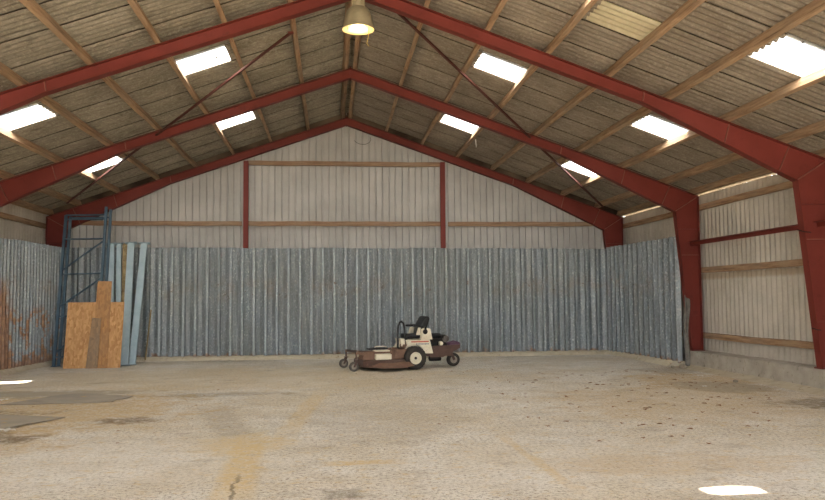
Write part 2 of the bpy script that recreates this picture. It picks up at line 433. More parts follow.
def roof_side(name, PU, side, skyrows, label):
    mb = MB(); panels = []
    edges = [XR0+(.03 if side == 'R' else -.03)]+[x+(.10 if k < 4 else .17)*(1 if side == 'R' else -1) for k, x in enumerate(PU[1:-1])]+[PU[-1]+(.30 if side == 'R' else -.22)]
    for k in range(len(edges)-1):
        x0, x1 = edges[k], edges[k+1]
        for j in range(len(SH_Y)-1):
            ya, yb = SH_Y[j], SH_Y[j+1]
            if ya > Y1+.25: continue
            yb = min(yb, Y1+.3)
            if k in (sky_R if side == 'R' else sky_L) and j in skyrows: panels.append((k, j, x0, x1, ya, yb)); continue
            cuts = [(ya-.03, yb+.05)]
            if side == 'L' and k == 6 and j == added_hole_j[0]: cuts = [(ya-.03, ya+.25)]
            if side == 'R' and k == 2 and j == added_hole_j[1]:
                h0 = 1.14
                cuts = [(ya-.03, h0), (h0+.31, yb+.05)]
                mb.grid(roof_fn(x0, x0+.42, h0, h0+.31, side), 12, 1)
                mb.add([(x0+.40, h0-.02, top(x0+.4)+.17), (x0+1.1, h0-.02, top(x0+1.1)+.17), (x0+1.1, h0+.16, top(x0+1.1)+.17), (x0+.85, h0+.12, top(x0+.85)+.17)], [(0, 1, 2, 3)])
                mb.add([(x0+.40, h0+.17, top(x0+.4)+.17), (x0+.75, h0+.33, top(x0+.75)+.17), (x0+.40, h0+.33, top(x0+.4)+.17)], [(0, 1, 2)])
            if side == 'R' and k == 3 and j == sheet_index(10.9): 
                panels.append((-1, j, x0, x1, ya, yb)); continue
            for a, b in cuts:
                mb.grid(roof_fn(x0-(.04 if side == 'R' else -.04), x1+(.10 if side == 'R' else -.10), a, b, side), max(4, int(round((b-a)/RP*10))), 1, True, k*40+j+(400 if side == 'L' else 0))
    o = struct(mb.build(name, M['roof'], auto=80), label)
    return panels
SUN_SHIFT = .84                                # metres of Y per metre of height (elevation 50 deg)
added_hole_j = (sheet_index(12.4), sheet_index(1.3))  # sheets given unseen holes, added so the sun throws two floor patches
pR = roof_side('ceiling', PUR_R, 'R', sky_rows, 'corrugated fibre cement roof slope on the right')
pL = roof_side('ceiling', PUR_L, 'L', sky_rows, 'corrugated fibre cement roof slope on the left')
wn = 0
def skylabel(side, k, y):
    row = {True: 'lower', False: 'upper'}[k == 5]
    bay = 'behind the near red frame' if 12 < y < 16 else ('next to the gable' if y > 16 else 'in front of the near red frame')
    return 'bright white translucent roof panel in the %s row of the %s slope, %s' % (row, 'left' if side == 'L' else 'right', bay)
for side, ps in (('R', pR), ('L', pL)):
    for k, j, x0, x1, ya, yb in ps:
        mb = MB(); e = .10 if side == 'R' else -.10
        mb.grid(roof_fn(x0-e*.4, x1+e*.15, ya-.03, yb+.05, side, .004), 52, 1, True, 7)
        if k == -1:
            o = mb.build('roof_sheet', M['paleroof'], auto=80)
            tag(o, 'pale cream roof sheet among the darker brown ones at top right', 'roof sheet'); continue
        wn += 1
        struct(mb.build('window_%d' % wn, M['skylight'], auto=80), skylabel(side, k, (ya+yb)/2))
# ridge capping
mb = MB()
for s_ in (-1, 1):
    mb.prism([(XR0, ZR+.27), (XR0+s_*.30, ZR+.165), (XR0+s_*.30, ZR+.18), (XR0, ZR+.29)], Y0, Y1+.3, 'y')
struct(mb.build('trim_1', M['roof']), 'ridge capping')

# purlins
def purlin(x, y0, y1, label, seed, w=.078, h=.15):
    rnd = random.Random(seed); n = 26; mb = MB()
    e = empty('roof_purlin', (x, y0, top(x)))
    a = ANG if x < XR0 else -ANG
    R = Matrix.Rotation(-a, 3, 'Y')
    wob = [(rnd.uniform(-.010, .010), rnd.uniform(-.006, .004)) for _ in range(n+1)]
    vs = []
    for i in range(n+1):
        yy = (y1-y0)*i/n; ox, oz = wob[i]
        for px_, pz in ((-w/2, 0), (w/2, 0), (w/2, h), (-w/2, h)):
            v = R @ Vector((px_+ox, 0, pz+(oz if pz == 0 else 0))); vs.append((v.x, yy, v.z))
    fs = [(3, 2, 1, 0), (n*4, n*4+1, n*4+2, n*4+3)]
    for i in range(n):
        for k in range(4): fs.append((i*4+k, i*4+(k+1) % 4, (i+1)*4+(k+1) % 4, (i+1)*4+k))
    mb.add(vs, [f[::-1] for f in fs])
    return e, mb
ordn = ['second', 'third', 'fourth', 'fifth', 'sixth', 'seventh', 'eighth', 'ninth']
for side, PU in (('right', PUR_R), ('left', PUR_L)):
    for i, x in enumerate(PU):
        if i == 0: lab = 'rough wooden purlin beside the ridge, on the %s of the dark ridge gap' % side
        elif i == 8: lab = 'lowest rough wooden purlin at the eave over the %s wall' % side
        else: lab = 'rough wooden purlin on the %s roof slope, %s down from the ridge' % (side, ordn[i-1])
        e, mb = purlin(x, Y0, Y1-.02, lab, 100+i+(50 if side == 'left' else 0), h=.148)
        bpy.data.objects.remove(e)
        o = mb.build('roof_purlin', M['wood_y']); o.location = (x, Y0, top(x)+.002)
        tag(o, lab, 'roof beam', 'wooden purlins under the roof sheets')

# ------------------------------------------------------------------ steel portal frames
def plate(mb, p, q, th, yw, side=1):
    """flat plate between XZ points, thickness th to one side of the line, width yw in Y"""
    d = Vector((q[0]-p[0], q[1]-p[1])); d.normalize(); n = Vector((-d.y, d.x))*th*side
    mb.prism([p, q, (q[0]+n.x, q[1]+n.y), (p[0]+n.x, p[1]+n.y)], -yw/2, yw/2, 'y')
def frame(Y, label, group):
    root = empty('portal_frame', (XR0, Y, 0)); tag(root, label, 'steel frame', group)
    fw = .17
    for s_, W, zb in ((1, WR, .37), (-1, WL, 0.0)):
        hw = abs(W-XR0)                        # local, mirrored
        def P(x, z): return (s_*x, z)
        zt = lambda x: ZR-SL*x
        kx, kz = hw-.56, 3.54
        # column
        col = MB(); a = P(hw, zb); b = P(hw, zt(hw)); c = P(kx, kz); d = P(hw-.25, zb)
        col.prism([a, b, c, d], -.006, .006)
        plate(col, a, b, .014, fw, s_); plate(col, d, c, .014, fw, -s_*-1 if False else s_*-1)
        plate(col, P(hw-.28, zb+.0), P(hw+.02, zb), .02, .22, s_)
        co = col.build('column', M['red'], root)
        for z in (1.15, 2.55, 3.15):
            f = (z-zb)/(kz-zb); xi = hw-.25+f*(kx-hw+.25)
            m_ = MB(); m_.box((s_*(xi+hw)/2, 0, z), (hw-xi-.01, fw*.8, .010)); m_.build('stiffener_plate', M['red_line'] if z == 2.55 else M['red'], co)
        # rafter
        hx = .60*hw; dv = .215
        raf = MB(); r0 = P(0, zt(0)); r1 = P(hw, zt(hw)); r2 = P(kx, kz); r3 = P(hx, zt(hx)-dv); r4 = P(0, zt(0)-dv)
        raf.prism([r0, r1, r2, r3, r4], -.006, .006)
        plate(raf, r0, r1, .012, fw, -s_); plate(raf, r2, r3, .012, fw, -s_); plate(raf, r3, r4, .012, fw, -s_)
        ro = raf.build('rafter', M['red'], root)
        def low(x):
            return zt(hx)-dv+(kz-zt(hx)+dv)*(x-hx)/(kx-hx) if x > hx else zt(x)-dv
        for x, dx, mt in ((hx, .03, 'red_line'), (.785*hw, .10, 'red_line'), (.917*hw, .2, 'red_line')):
            m_ = MB(); m_.bar((s_*x, 0, zt(x)-.012), (s_*(x-dx), 0, low(x-dx)+.012), fw*.55 if mt else .1, .012, (1, 0, 0))
            m_.v = [(vx, vy, vz) for vx, vy, vz in m_.v]; m_.build('stiffener_plate', M[mt], ro)
        m_ = MB(); m_.bar((s_*(hw-.01), 0, zt(hw)-.02), (s_*(kx+.005), 0, kz+.01), fw*.8, .012, (0, 0, 1)); m_.build('knee_stiffener', M['red_line'], co)
    m_ = MB(); m_.box((0, 0, ZR-.11), (.02, fw, .26)); m_.build('apex_plate', M['red'], root)
    return root
frame(YF[0], 'near red steel portal frame above the hanging lamp, its tapered column at the right edge', 'red steel portal frames')
frame(YF[1], 'middle red steel portal frame, its right column standing on the plinth end', 'red steel portal frames')
frame(YF[2], 'far red steel portal frame against the pale gable wall', 'red steel portal frames')

# gable posts
for x, s_, lab in ((-2.37, 1, 'left of the two red steel posts on the gable wall'), (3.14, -1, 'right of the two red steel posts on the gable wall')):
    zt = top(x)-.285
    mb = MB()
    mb.box((0, -.055, zt/2), (.13, .010, zt)); mb.box((0, .055, zt/2), (.13, .010, zt)); mb.box((0, 0, zt/2), (.008, .10, zt))
    o = mb.build('gable_post', M['red']); o.location = (x, 21.832, 0)
    tag(o, 'thin vertical red steel post, '+lab, 'post', 'red gable posts')

# red tie bars on the right wall
for a, b, lab in ((YF[0]+.01, YF[1]-.01, 'red steel tie bar between the near and middle right columns'), (7.9, YF[0]-.01, 'red steel tie bar running off the frame edge from the near right column')):
    mb = MB(); mb.box((0, (b-a)/2, .045), (.010, b-a, .09)); mb.box((-.04, (b-a)/2, .085), (.08, b-a, .010))
    o = mb.build('tie_bar', M['red']); o.location = (8.20, a, 2.76); tag(o, lab, 'steel bar', 'red tie bars')

# roof bracing
def z_b(x): return top(x)-.01
for p, q, lab in (((-.70, 13.3), (-6.85, 20.95), 'thin dark red brace slanting under the left roof slope'), ((.97, 12.73), (7.50, 20.9), 'thin dark red brace slanting under the right roof slope')):
    P_ = Vector((p[0], p[1], z_b(p[0]))); Q_ = Vector((q[0], q[1], z_b(q[0])-(.10 if q[0] > 0 else 0))); P_.z -= 0 if q[0] > 0 else .13
    mb = MB(); mb.bar((0, 0, 0), Q_-P_, .04, .036, (0, 0, 1))
    d = (Q_-P_).normalized()
    r = mb.build('roof_brace', M['brace']); r.location = P_
    tag(r, lab, 'brace', 'roof braces')
    m_ = MB(); m_.box((0, 0, .0), (.10, .10, .012)); g = m_.build('gusset_plate', M['red'], r)

# ------------------------------------------------------------------ walls
def corr_wall(name, mat, p0, p1, z0, ztop, pitch, amp, label, n=8, lean=0):
    """sine corrugated wall standing from p0 to p1 (XY); ztop is a height or a function of the distance along"""
    p0 = Vector(p0); p1 = Vector(p1); L = (p1-p0).length; d = (p1-p0)/L; nn = Vector((-d.y, d.x))
    cnt = int(L/pitch*n)
    def fn(u, v):
        s_ = L*u; q = p0+d*s_+nn*(-amp*(1-2*abs(math.sin(PI*s_/pitch))**.8))
        zt = ztop(s_) if callable(ztop) else ztop
        return (q.x, q.y, z0+(zt-z0)*v)
    mb = MB(); mb.grid(fn, cnt, 1); return struct(mb.build(name, mat, auto=80), label)
XWR, XWL = 8.53, -7.76
corr_wall('wall_right', M['wallfc'], (XWR, Y0), (XWR, Y1+.1), .30, top(8.394)+.03, PITCH, .026, 'pale corrugated right wall')
corr_wall('wall_left', M['wallfc'], (XWL, Y1+.1), (XWL, Y0), .0, top(7.645+XR0*2)+.10, PITCH, .024, 'pale corrugated left wall')
def profile_wall(mb, p0, p1, z0, ztop, prof, flip=False):
    """prof: list of (distance, depth) over one period (last distance = period)"""
    p0 = Vector(p0); p1 = Vector(p1); L = (p1-p0).length; d = (p1-p0)/L; nn = Vector((-d.y, d.x))*(-1 if flip else 1)
    per = prof[-1][0]; pts = []; k = 0
    while k*per < L:
        for (a, b) in prof[:-1]:
            if k*per+a <= L: pts.append((k*per+a, b))
        k += 1
    pts.append((L, prof[0][1]))
    vs = []
    for s_, dep in pts:
        q = p0+d*s_+nn*dep; zt = ztop(q.x, s_) if callable(ztop) else ztop; zb = z0(s_) if callable(z0) else z0
        vs += [(q.x, q.y, zb), (q.x, q.y, zt)]
    mb.add(vs, [(2*i, 2*i+2, 2*i+3, 2*i+1) for i in range(len(pts)-1)])
    return mb
mb = MB()
profile_wall(mb, (XWL, 22.03), (XWR, 22.03), 0, lambda x, s_: top(x)+(.205 if abs(x-XR0) > .3 else .255), [(0, 0), (.138, 0), (.150, .032), (.176, .032), (.188, 0)])
vb = MB()  # added dark strip in place of the shade between far rafter and roof
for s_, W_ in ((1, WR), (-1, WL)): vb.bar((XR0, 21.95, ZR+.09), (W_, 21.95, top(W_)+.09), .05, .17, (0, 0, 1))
struct(vb.build('far_shade_strip', M['verge_shade']), 'dark strip standing for the shade over the far frame')
struct(mb.build('wall_back', M['gable']), 'pale grey ribbed gable wall')
# galvanised lining (deep ribs)
GAL = [(0, 0), (.020, -.085), (.085, -.085), (.105, 0), (.20, .045), (.215, .045), (.31, 0)]
r_ = random.Random(3)
jag = [r_.uniform(-.015, .015) for _ in range(400)]
mb = MB(); profile_wall(mb, (-7.12, 21.55), (7.86, 21.55), lambda s_: .06+.04*s_/15, lambda x, s_: 3.035-.055*(s_/15)+jag[int(s_/.93)]*.8, GAL)
struct(mb.build('wall_back_lower', M['galv']), 'galvanised ribbed lining along the foot of the gable wall')
mb = MB(); profile_wall(mb, (7.86, 21.50), (8.02, 17.30), lambda s_: .09+jag[int(s_/.16)]*1.6, lambda x, s_: 3.0+jag[int(s_/.93)+40], [(a*.95, b*1.1) for a, b in GAL])
struct(mb.build('wall_right_lower', M['galv']), 'galvanised ribbed lining on the right, ending at the middle red column')
GAL2 = [(0, 0), (.018, -.05), (.055, -.05), (.075, 0), (.115, .02), (.125, .02), (.165, 0)]
mb = MB(); profile_wall(mb, (-7.47, 16.9), (-7.12, 21.50), .07, lambda x, s_: 3.03+jag[int(s_/.93)+60], GAL2)
struct(mb.build('wall_left_lower', M['galv_left']), 'rust stained galvanised lining on the left')

# girts
def girt(name, loc, size, mat, label, grp):
    mb = MB(); n = 18; ax = 0 if size[0] > size[1] else 1; rr = random.Random(label); L = size[ax]
    vs = []
    for i in range(n+1):
        s_ = -L/2+L*i/n; o1 = rr.uniform(-.006, .006); o2 = rr.uniform(-.008, .008)
        w = size[1-ax]/2; h = size[2]/2
        for a, b in ((-w, -h), (w, -h), (w, h), (-w, h)):
            vs.append((s_, a+o1, b+o2) if ax == 0 else (a+o1, s_, b+o2))
    fs = [(3, 2, 1, 0), (n*4, n*4+1, n*4+2, n*4+3)]+[(i*4+k, i*4+(k+1) % 4, (i+1)*4+(k+1) % 4, (i+1)*4+k) for i in range(n) for k in range(4)]
    mb.add(vs, fs if ax == 0 else [f[::-1] for f in fs])
    o = mb.build(name, mat); o.location = loc; return tag(o, label, 'timber rail', grp)
def gx(x0, x1, z, label):
    girt('wall_rail', ((x0+x1)/2, 21.93, z), (x1-x0, .07, .125), M['wood_x'], label, 'timber rails on the gable wall')
gx(-2.33, 3.14, 5.42, 'upper weathered timber rail between the red gable posts')
gx(-2.33, 3.14, 3.72, 'lower weathered timber rail between the red gable posts')
gx(-7.1, -2.49, 3.72, 'weathered timber rail on the gable left of the red posts, behind the blue rack')
gx(3.30, 7.8, 3.72, 'weathered timber rail on the gable right of the red posts')
for z, lab in ((.71, 'lowest timber rail on the right wall just above the concrete plinth'), (2.20, 'middle timber rail on the right wall, below the red tie bar'), (3.65, 'upper timber rail on the right wall under the eave')):
    girt('wall_rail', (8.452, (Y0+Y1)/2, z), (.07, Y1-Y0-.1, .125), M['wood_y'], 'weathered '+lab, 'timber rails on the right wall')
girt('wall_rail', (-7.69, (Y0+Y1)/2, 3.62), (.07, Y1-Y0-.1, .125), M['wood_y'], 'weathered timber rail on the left wall above the rusty lining', 'timber rails on the left wall')

# plinth, ledges and floor
def rough_strip(name, pts, mat, label, y0, y1, n, amp, axis='y', seed=1):
    """profile pts extruded from y0 to y1 with wobble"""
    rr = random.Random(seed); m = len(pts); vs = []
    for i in range(n+1):
        y = y0+(y1-y0)*i/n
        for k, (a, b) in enumerate(pts):
            fixed = b <= 0.0 and k in (0, m-1)
            da = 0 if k == m-1 or k == m-2 else rr.uniform(-amp, amp); db = 0 if b <= .001 else rr.uniform(-amp, amp)*.5
            vs.append((a+da, y, b+db) if axis == 'y' else (y, a+da, b+db))
    fs = [(i*m+k, i*m+k+1, (i+1)*m+k+1, (i+1)*m+k) for i in range(n) for k in range(m-1)]
    fs.append(tuple(range(m))); fs.append(tuple(n*m+k for k in range(m-1, -1, -1)))
    mb = MB(); mb.add(vs, [f[::-1] for f in fs] if axis == 'x' else fs, True); return struct(mb.build(name, mat, auto=50), label)
rough_strip('trim_2', [(8.06, -.02), (8.10, .10), (8.115, .22), (8.12, .355), (8.14, .37), (8.60, .37), (8.60, -.02)], M['conc'], 'low concrete plinth under the right wall', Y0, 17.30, 150, .010, 'y', 5)
rough_strip('trim_3', [(7.72, -.01), (7.84, .012), (7.97, .03), (8.08, .06), (8.20, .06), (8.20, -.01)], M['dirt'], 'dirt bank against the plinth', 9.0, 17.2, 90, .02, 'y', 6)
rough_strip('trim_4', [(21.22, -.01), (21.27, .05), (21.33, .085), (21.50, .10), (21.95, .11), (21.95, -.01)], M['dirt'], 'concrete ledge at the foot of the gable lining', -7.2, 8.3, 160, .012, 'x', 7)
rough_strip('trim_5', [(7.68, -.01), (7.74, .05), (7.82, .10), (8.1, .11), (8.45, .11), (8.45, -.01)], M['dirt'], 'concrete ledge under the right lining', 17.38, 21.4, 60, .012, 'y', 8)
o = rough_strip('trim_6', [(-6.86, -.01), (-6.95, .05), (-7.05, .085), (-7.30, .09), (-7.60, .09), (-7.60, -.01)], M['dirt'], 'concrete ledge under the left lining', 16.6, 21.3, 60, .012, 'y', 9)
for p in o.data.vertices:                      # follows the slanting lining
    p.co.x += (p.co.y-21.3)*.078 if p.co.x > -7.4 else 0
mb = MB(); mb.grid(lambda u, v: (-7.9+16.6*u, -3.2+25.6*v, 0), 60, 90)
struct(mb.build('floor', M['floor']), 'dusty concrete floor')
mb = MB(); mb.add([(-60, -60, -.03), (60, -60, -.03), (60, 60, -.03), (-60, 60, -.03)], [(0, 1, 2, 3)])
struct(mb.build('ground', M['ground']), 'ground outside')

mb = MB(); mb.box((8.53, 19.7, .17), (.16, 4.7, .36)); struct(mb.build('trim_8', M['conc']), 'plinth behind the right lining')
# ------------------------------------------------------------------ lamp
L = empty('hanging_lamp', (.415, 11.95, 5.80)); tag(L, 'glowing bell-shaped high bay lamp hanging at the ridge', 'lamp')
out = [(.085, .36), (.13, .345), (.165, .31), (.193, .25), (.214, .17), (.230, .09), (.246, .02), (.252, 0)]
ins = [(.247, 0), (.238, .02), (.222, .09), (.205, .17), (.18, .25), (.14, .30), (.0, .31)]
mb = MB(); mb.lathe([(0, .36)]+out+[(.249, -.004)], (0, 0, 0)); mb.build('lamp_shade', M['lampshell'], L)
mb = MB(); mb.lathe(ins, (0, 0, 0)); mb.build('reflector', M['lampin'], L)
mb = MB(); mb.lathe([(0, -.0), (.06, .01), (.095, .05), (.10, .10), (.08, .16), (.045, .22), (.03, .29), (0, .29)], (0, 0, .03)); mb.build('bulb', M['bulb'], L)
mb = MB(); mb.lathe([(0, .36), (.085, .36), (.09, .375), (.09, .50), (.075, .52), (.075, .62), (.05, .64), (0, .64)], (0, 0, 0))
for k in range(10):
    a = k*PI/5; mb.box((.092*math.cos(a), .092*math.sin(a), .44), (.02, .006, .12), (0, 0, a))
mb.build('gear_housing', M['lampshell'], L)
mb = MB(); mb.tube([(0, 0, .63), (0, 0, .84), (0, .2, .93)], .012, 6); mb.build('hanger', M['wire'], L)
mb = MB(); mb.tube([(.16, -.12, .02), (.158, -.12, -.08), (.15, -.12, -.15), (.135, -.12, -.22), (.125, -.12, -.25), (.145, -.12, -.28), (.16, -.12, -.30)], .006, 6)
mb.build('pull_cord', M['cord'], L)
mb = MB(); mb.tube([(-.17, -.12, .02), (-.17, -.12, -.03), (-.165, -.12, -.05)], .005, 6); mb.build('clip', M['cord'], L)

# ------------------------------------------------------------------ racking, beams and boards at left
def between(p, q): return Vector(q)-Vector(p)
def rack(loc, topv, width, hl, hr, label, diag):
    """upright frame leaning: base at loc, direction topv (unit up along post), width along X"""
    e = empty('rack_frame', loc); tag(e, label, 'rack frame', 'blue rack frames against the wall')
    t_ = Vector(topv).normalized(); X = Vector((1, .06, 0)); X -= t_*X.dot(t_); X.normalize(); N = X.cross(t_)
    def post(off, h):
        p = X*off; mb = MB(); c = p
        mb.bar(p-X*.028, p-X*.028+t_*h, .010, .06, N); mb.bar(p+X*.028, p+X*.028+t_*h, .010, .06, N)
        mb.bar(p+N*.035, p+N*.035+t_*h, .064, .008, N)
        o = mb.build('upright', M['blue'], e)
        m2_ = MB(); m2_.bar(p-t_*0+t_*.004, p+t_*.012, .12, .11, N); m2_.build('foot_plate', M['blue'], o)
    post(0, hl); post(width, hr)
    for kind, a, b in diag:
        mb = MB(); mb.bar(X*.0+t_*a, X*width+t_*b, .028, .045, N)
        mb.build('rung' if kind == 'h' else 'diagonal_brace', M['blue'], e)
tv = Vector((-6.92, 21.36, 3.99))-Vector((-6.62, 20.05, 0)) if False else Vector((-.17, 1.22, 3.93))
rack((-6.77, 19.98, 0), tv, .99, 4.03, 4.26, 'blue steel rack upright frame with rungs and diagonals leaning on the lining behind the boards',
     [('h', 4.04, 4.04), ('h', 3.92, 3.92), ('h', 3.36, 3.36), ('d', 2.50, 3.31), ('h', 2.40, 2.40), ('d', 1.52, 2.28), ('h', 1.28, 1.28), ('d', .36, 1.15), ('h', .24, .24)])
rack((-6.70, 20.12, 0), tv, 1.00, 4.0, 4.20, 'darker blue rack upright standing close behind the first rack frame', [('h', .5, .5), ('h', 3.98, 3.98)])

def beam(base, topp, w, d, mat, label, cap=True):
    b = Vector(base); v = Vector(topp)-b; L_ = v.length
    e = empty('steel_beam', b); tag(e, label, 'steel beam', 'beams leaning on the back lining')
    u = v.normalized(); X = Vector((1, 0, 0)); X -= u*X.dot(u); X.normalize(); N = X.cross(u)
    mb = MB(); mb.bar((0, 0, 0)+u*0 if False else u*.0, v, w, d, N); mb.build('tube', M[mat], e, .006)
    if cap:
        mb = MB(); mb.bar(v, v+u*.012, w+.13, d+.06, N); mb.build('end_plate', M[mat], e)
        mb = MB(); mb.bar(u*.0, u*.012, w+.05, d+.04, N); mb.build('end_plate', M[mat], e)
beam((-5.45, 20.05, 0.005), (-5.82, 21.33, 3.10), .15, .07, 'paleblue', 'pale blue steel beam, first from the left beside the blue rack')
beam((-5.27, 20.05, 0.005), (-5.62, 21.33, 3.10), .115, .07, 'paleblue', 'pale blue steel beam, second from the left, narrower')
beam((-5.19, 20.16, 0.005), (-5.47, 21.36, 3.12), .12, .04, 'rustyellow', 'rusty yellowed steel bar between the pale blue beams', False)
beam((-5.09, 19.98, 0.005), (-5.30, 21.30, 3.12), .175, .09, 'paleblue', 'wide pale blue steel beam, third of the four, with end plate')
beam((-4.97, 20.22, 0.005), (-4.97, 21.33, 3.12), .165, .08, 'paleblue', 'pale blue steel beam at the right end of the leaning row, slanting outwards')
mb = MB(); mb.bar((0, 0, 0), (.06, .3, 1.3), .035, .02); o = mb.build('steel_strip', M['rustyellow']); o.location = (-4.83, 21.0, .06)
tag(o, 'thin rusty strip leaning on the lining right of the pale blue beams', 'metal strip')

def board(base, w, h, dy, mat, label, th=.015, poly=None, dx=0):
    lean = math.atan2(dy, h)
    e = MB()
    pts = poly or [(0, 0), (w, 0), (w+dx, h), (dx, h)]
    e.prism(pts, 0, th, 'y')
    o = e.build('strand_board', M[mat]); o.location = base; o.rotation_euler = (-lean, 0, 0)
    return tag(o, label, 'board', 'strand boards leaning at left')
board((-6.37, 19.42, 0.0), 1.32, 1.60, .30, 'osb', 'large golden strand board leaning against the blue rack', dx=.0)
board((-5.70, 19.385, 0.0), .36, 2.16, .40, 'osb2', 'tall narrow orange strand board rising above the large board', poly=[(0, 0), (.36, 0), (.34, 1.2), (.33, 2.12), (0, 2.12), (-.01, 1.2)])
board((-5.83, 19.345, 0.0), .28, 1.22, .22, 'osb3', 'short greyed strand board in front of the large golden one', poly=[(0, 0), (.27, 0), (.28, 1.20), (.07, 1.22)])

# ------------------------------------------------------------------ mower
MW = empty('riding_mower', (1.92, 18.22, 0), math.radians(12)); 
tag(MW, 'brown and cream zero-turn riding mower with front deck and black seat', 'mower')
MW.rotation_euler[2] = math.radians(12)
def wheel(mb_t, mb_r, mb_h, c, R, w, rr, tread=True):
    n = 40; x, y, z = c
    prof = [(rr, -w/2*.75), (rr+.01, -w/2*.9), (R*.8, -w/2), (R*.93, -w/2*.92), (R, -w/2*.65), (R, w/2*.65), (R*.93, w/2*.92), (R*.8, w/2), (rr+.01, w/2*.9), (rr, w/2*.75)]
    mb_t.lathe(prof, c, 'y', n)
    if tread:
        for k in range(22):
            a = 2*PI*k/22
            for s_ in (-1, 1): mb_t.box((x+(R-.002)*math.cos(a), y+s_*w*.17, z+(R-.002)*math.sin(a)), (.016, w*.28, .022), (0, -a, s_*.0))
    mb_r.lathe([(0, -w*.38), (rr*.55, -w*.38), (rr*.62, -w*.43), (rr*.88, -w*.40), (rr, -w*.46), (rr+.004, -w*.38), (rr+.004, w*.38), (rr, w*.44), (rr*.8, w*.30), (0, w*.30)], c, 'y', n)
    mb_h.lathe([(0, -w*.52), (rr*.16, -w*.50), (rr*.22, -w*.44), (rr*.24, -w*.28), (0, -w*.28)], c, 'y', 16)
def add_wheel(name, c, R, w, rr, rim, tread=True, parent=MW, tmat='tyre'):
    a, b, h = MB(), MB(), MB(); wheel(a, b, h, c, R, w, rr, tread)
    o = a.build(name, M[tmat], parent); b.build('rim', M[rim], o); h.build('hub', M['hub'], o)
    return o
add_wheel('drive_wheel', (-.17, -.50, .258), .258, .26, .135, 'cream'); add_wheel('drive_wheel', (-.17, .50, .258), .258, .26, .135, 'cream')
# tail wheel with fork
tw = add_wheel('tail_wheel', (.95, -.02, .155), .155, .12, .085, 'wheelgrey', False)
mb = MB(); 
for s_ in (-1, 1): mb.bar((.95, s_*.085-.02, .15), (.87, s_*.085-.02, .34), .06, .012, (0, 1, 0))
mb.box((.87, -.02, .345), (.10, .20, .02)); mb.tube([(.87, -.02, .35), (.87, -.02, .47)], .03, 10); mb.build('tail_fork', M['brown'], MW)
# front casters
for s_ in (-1, 1):
    add_wheel('caster_wheel', (-1.58, s_*.50, .105), .105, .085, .055, 'wheelgrey', False, tmat='tyre_grey')
    mb = MB()
    for q in (-1, 1): mb.bar((-1.58, s_*.50+q*.058, .105), (-1.52, s_*.50+q*.058, .25), .04, .01, (0, 1, 0))
    mb.box((-1.52, s_*.50, .255), (.08, .14, .015)); mb.tube([(-1.52, s_*.50, .26), (-1.52, s_*.50, .42)], .022, 10)
    mb.build('caster_fork', M['brown'], MW)
    mb = MB(); mb.bar((-1.54, s_*.50, .40), (-.98, s_*.42, .34), .06, .05); mb.build('caster_arm', M['brown_dust'], MW)
mb = MB(); mb.bar((-1.50, -.52, .41), (-1.50, .52, .41), .05, .04); mb.build('front_crossbar', M['brown'], MW)
# deck
def loft(mb, rings, cap=True):
    n = len(rings[0]); vs = [p for r in rings for p in r]
    fs = [(i*n+k, i*n+(k+1) % n, (i+1)*n+(k+1) % n, (i+1)*n+k) for i in range(len(rings)-1) for k in range(n)]
    if cap: fs.append(tuple(range(n-1, -1, -1))); fs.append(tuple((len(rings)-1)*n+k for k in range(n)))
    mb.add(vs, fs)
out_ = [(-1.36, -.45), (-1.12, -.70), (-.72, -.74), (-.42, -.66), (-.32, -.40), (-.32, .40), (-.42, .66), (-.72, .74), (-1.12, .70), (-1.36, .45)]
def ring(k, z, cx=-.83): return [(cx+(x-cx)*k, y*k, z) for x, y in out_]
mb = MB(); loft(mb, [ring(1.0, .075), ring(1.0, .12), ring(.985, .20), ring(.94, .235), ring(.90, .245)]); mb.build('mower_deck', M['brown'], MW, .008)
mb = MB(); mb.add([(-1.05, -.72, .17), (-.36, -.66, .17), (-.30, -.90, .115), (-.52, -.96, .08), (-1.02, -.93, .08), (-1.30, -.76, .10),
                   (-1.05, -.72, .19), (-.36, -.66, .19), (-.30, -.90, .13), (-.52, -.96, .095), (-1.02, -.93, .095), (-1.30, -.76, .115)],
                  [(0, 1, 2, 3, 4, 5)[::1], (11, 10, 9, 8, 7, 6)]+[(i, i+6, (i+1) % 6+6, (i+1) % 6) for i in range(6)])
mb.build('discharge_chute', M['brown_dust'], MW, .004)
mb = MB(); mb.box((-.94, -.30, .335), (.90, .40, .18), taper=.88); mb.build('deck_frame', M['brown_dust'], MW, .01)
for s_ in (-1, 1):
    mb = MB(); mb.lathe([(0, 0), (.13, 0), (.13, .06), (.10, .09), (0, .10)], (-.85, s_*.48, .24), 'z', 20); mb.build('spindle_cover', M['brown'], MW)
mb = MB(); mb.box((-.93, -.585, .315), (.36, .13, .115), (.12, 0, 0)); mb.build('belt_cover', M['cream'], MW, .008)
mb = MB(); mb.box((-.92, -.40, .435), (.34, .24, .03)); mb.build('cover_plate', M['cream'], MW, .008)
mb = MB(); mb.lathe([(0, 0), (.19, 0), (.20, .015), (.18, .03), (.04, .035), (0, .035)], (-.90, -.20, .46), 'z', 24); mb.box((-1.08, -.22, .47), (.22, .18, .03)); mb.build('footrest_pad', M['black'], MW)
mb = MB(); mb.tube([(-1.02, -.2, .50), (-.98, -.2, .52), (-.78, -.2, .52), (-.74, -.2, .50)], .012, 6); mb.build('hose', M['cream'], MW)
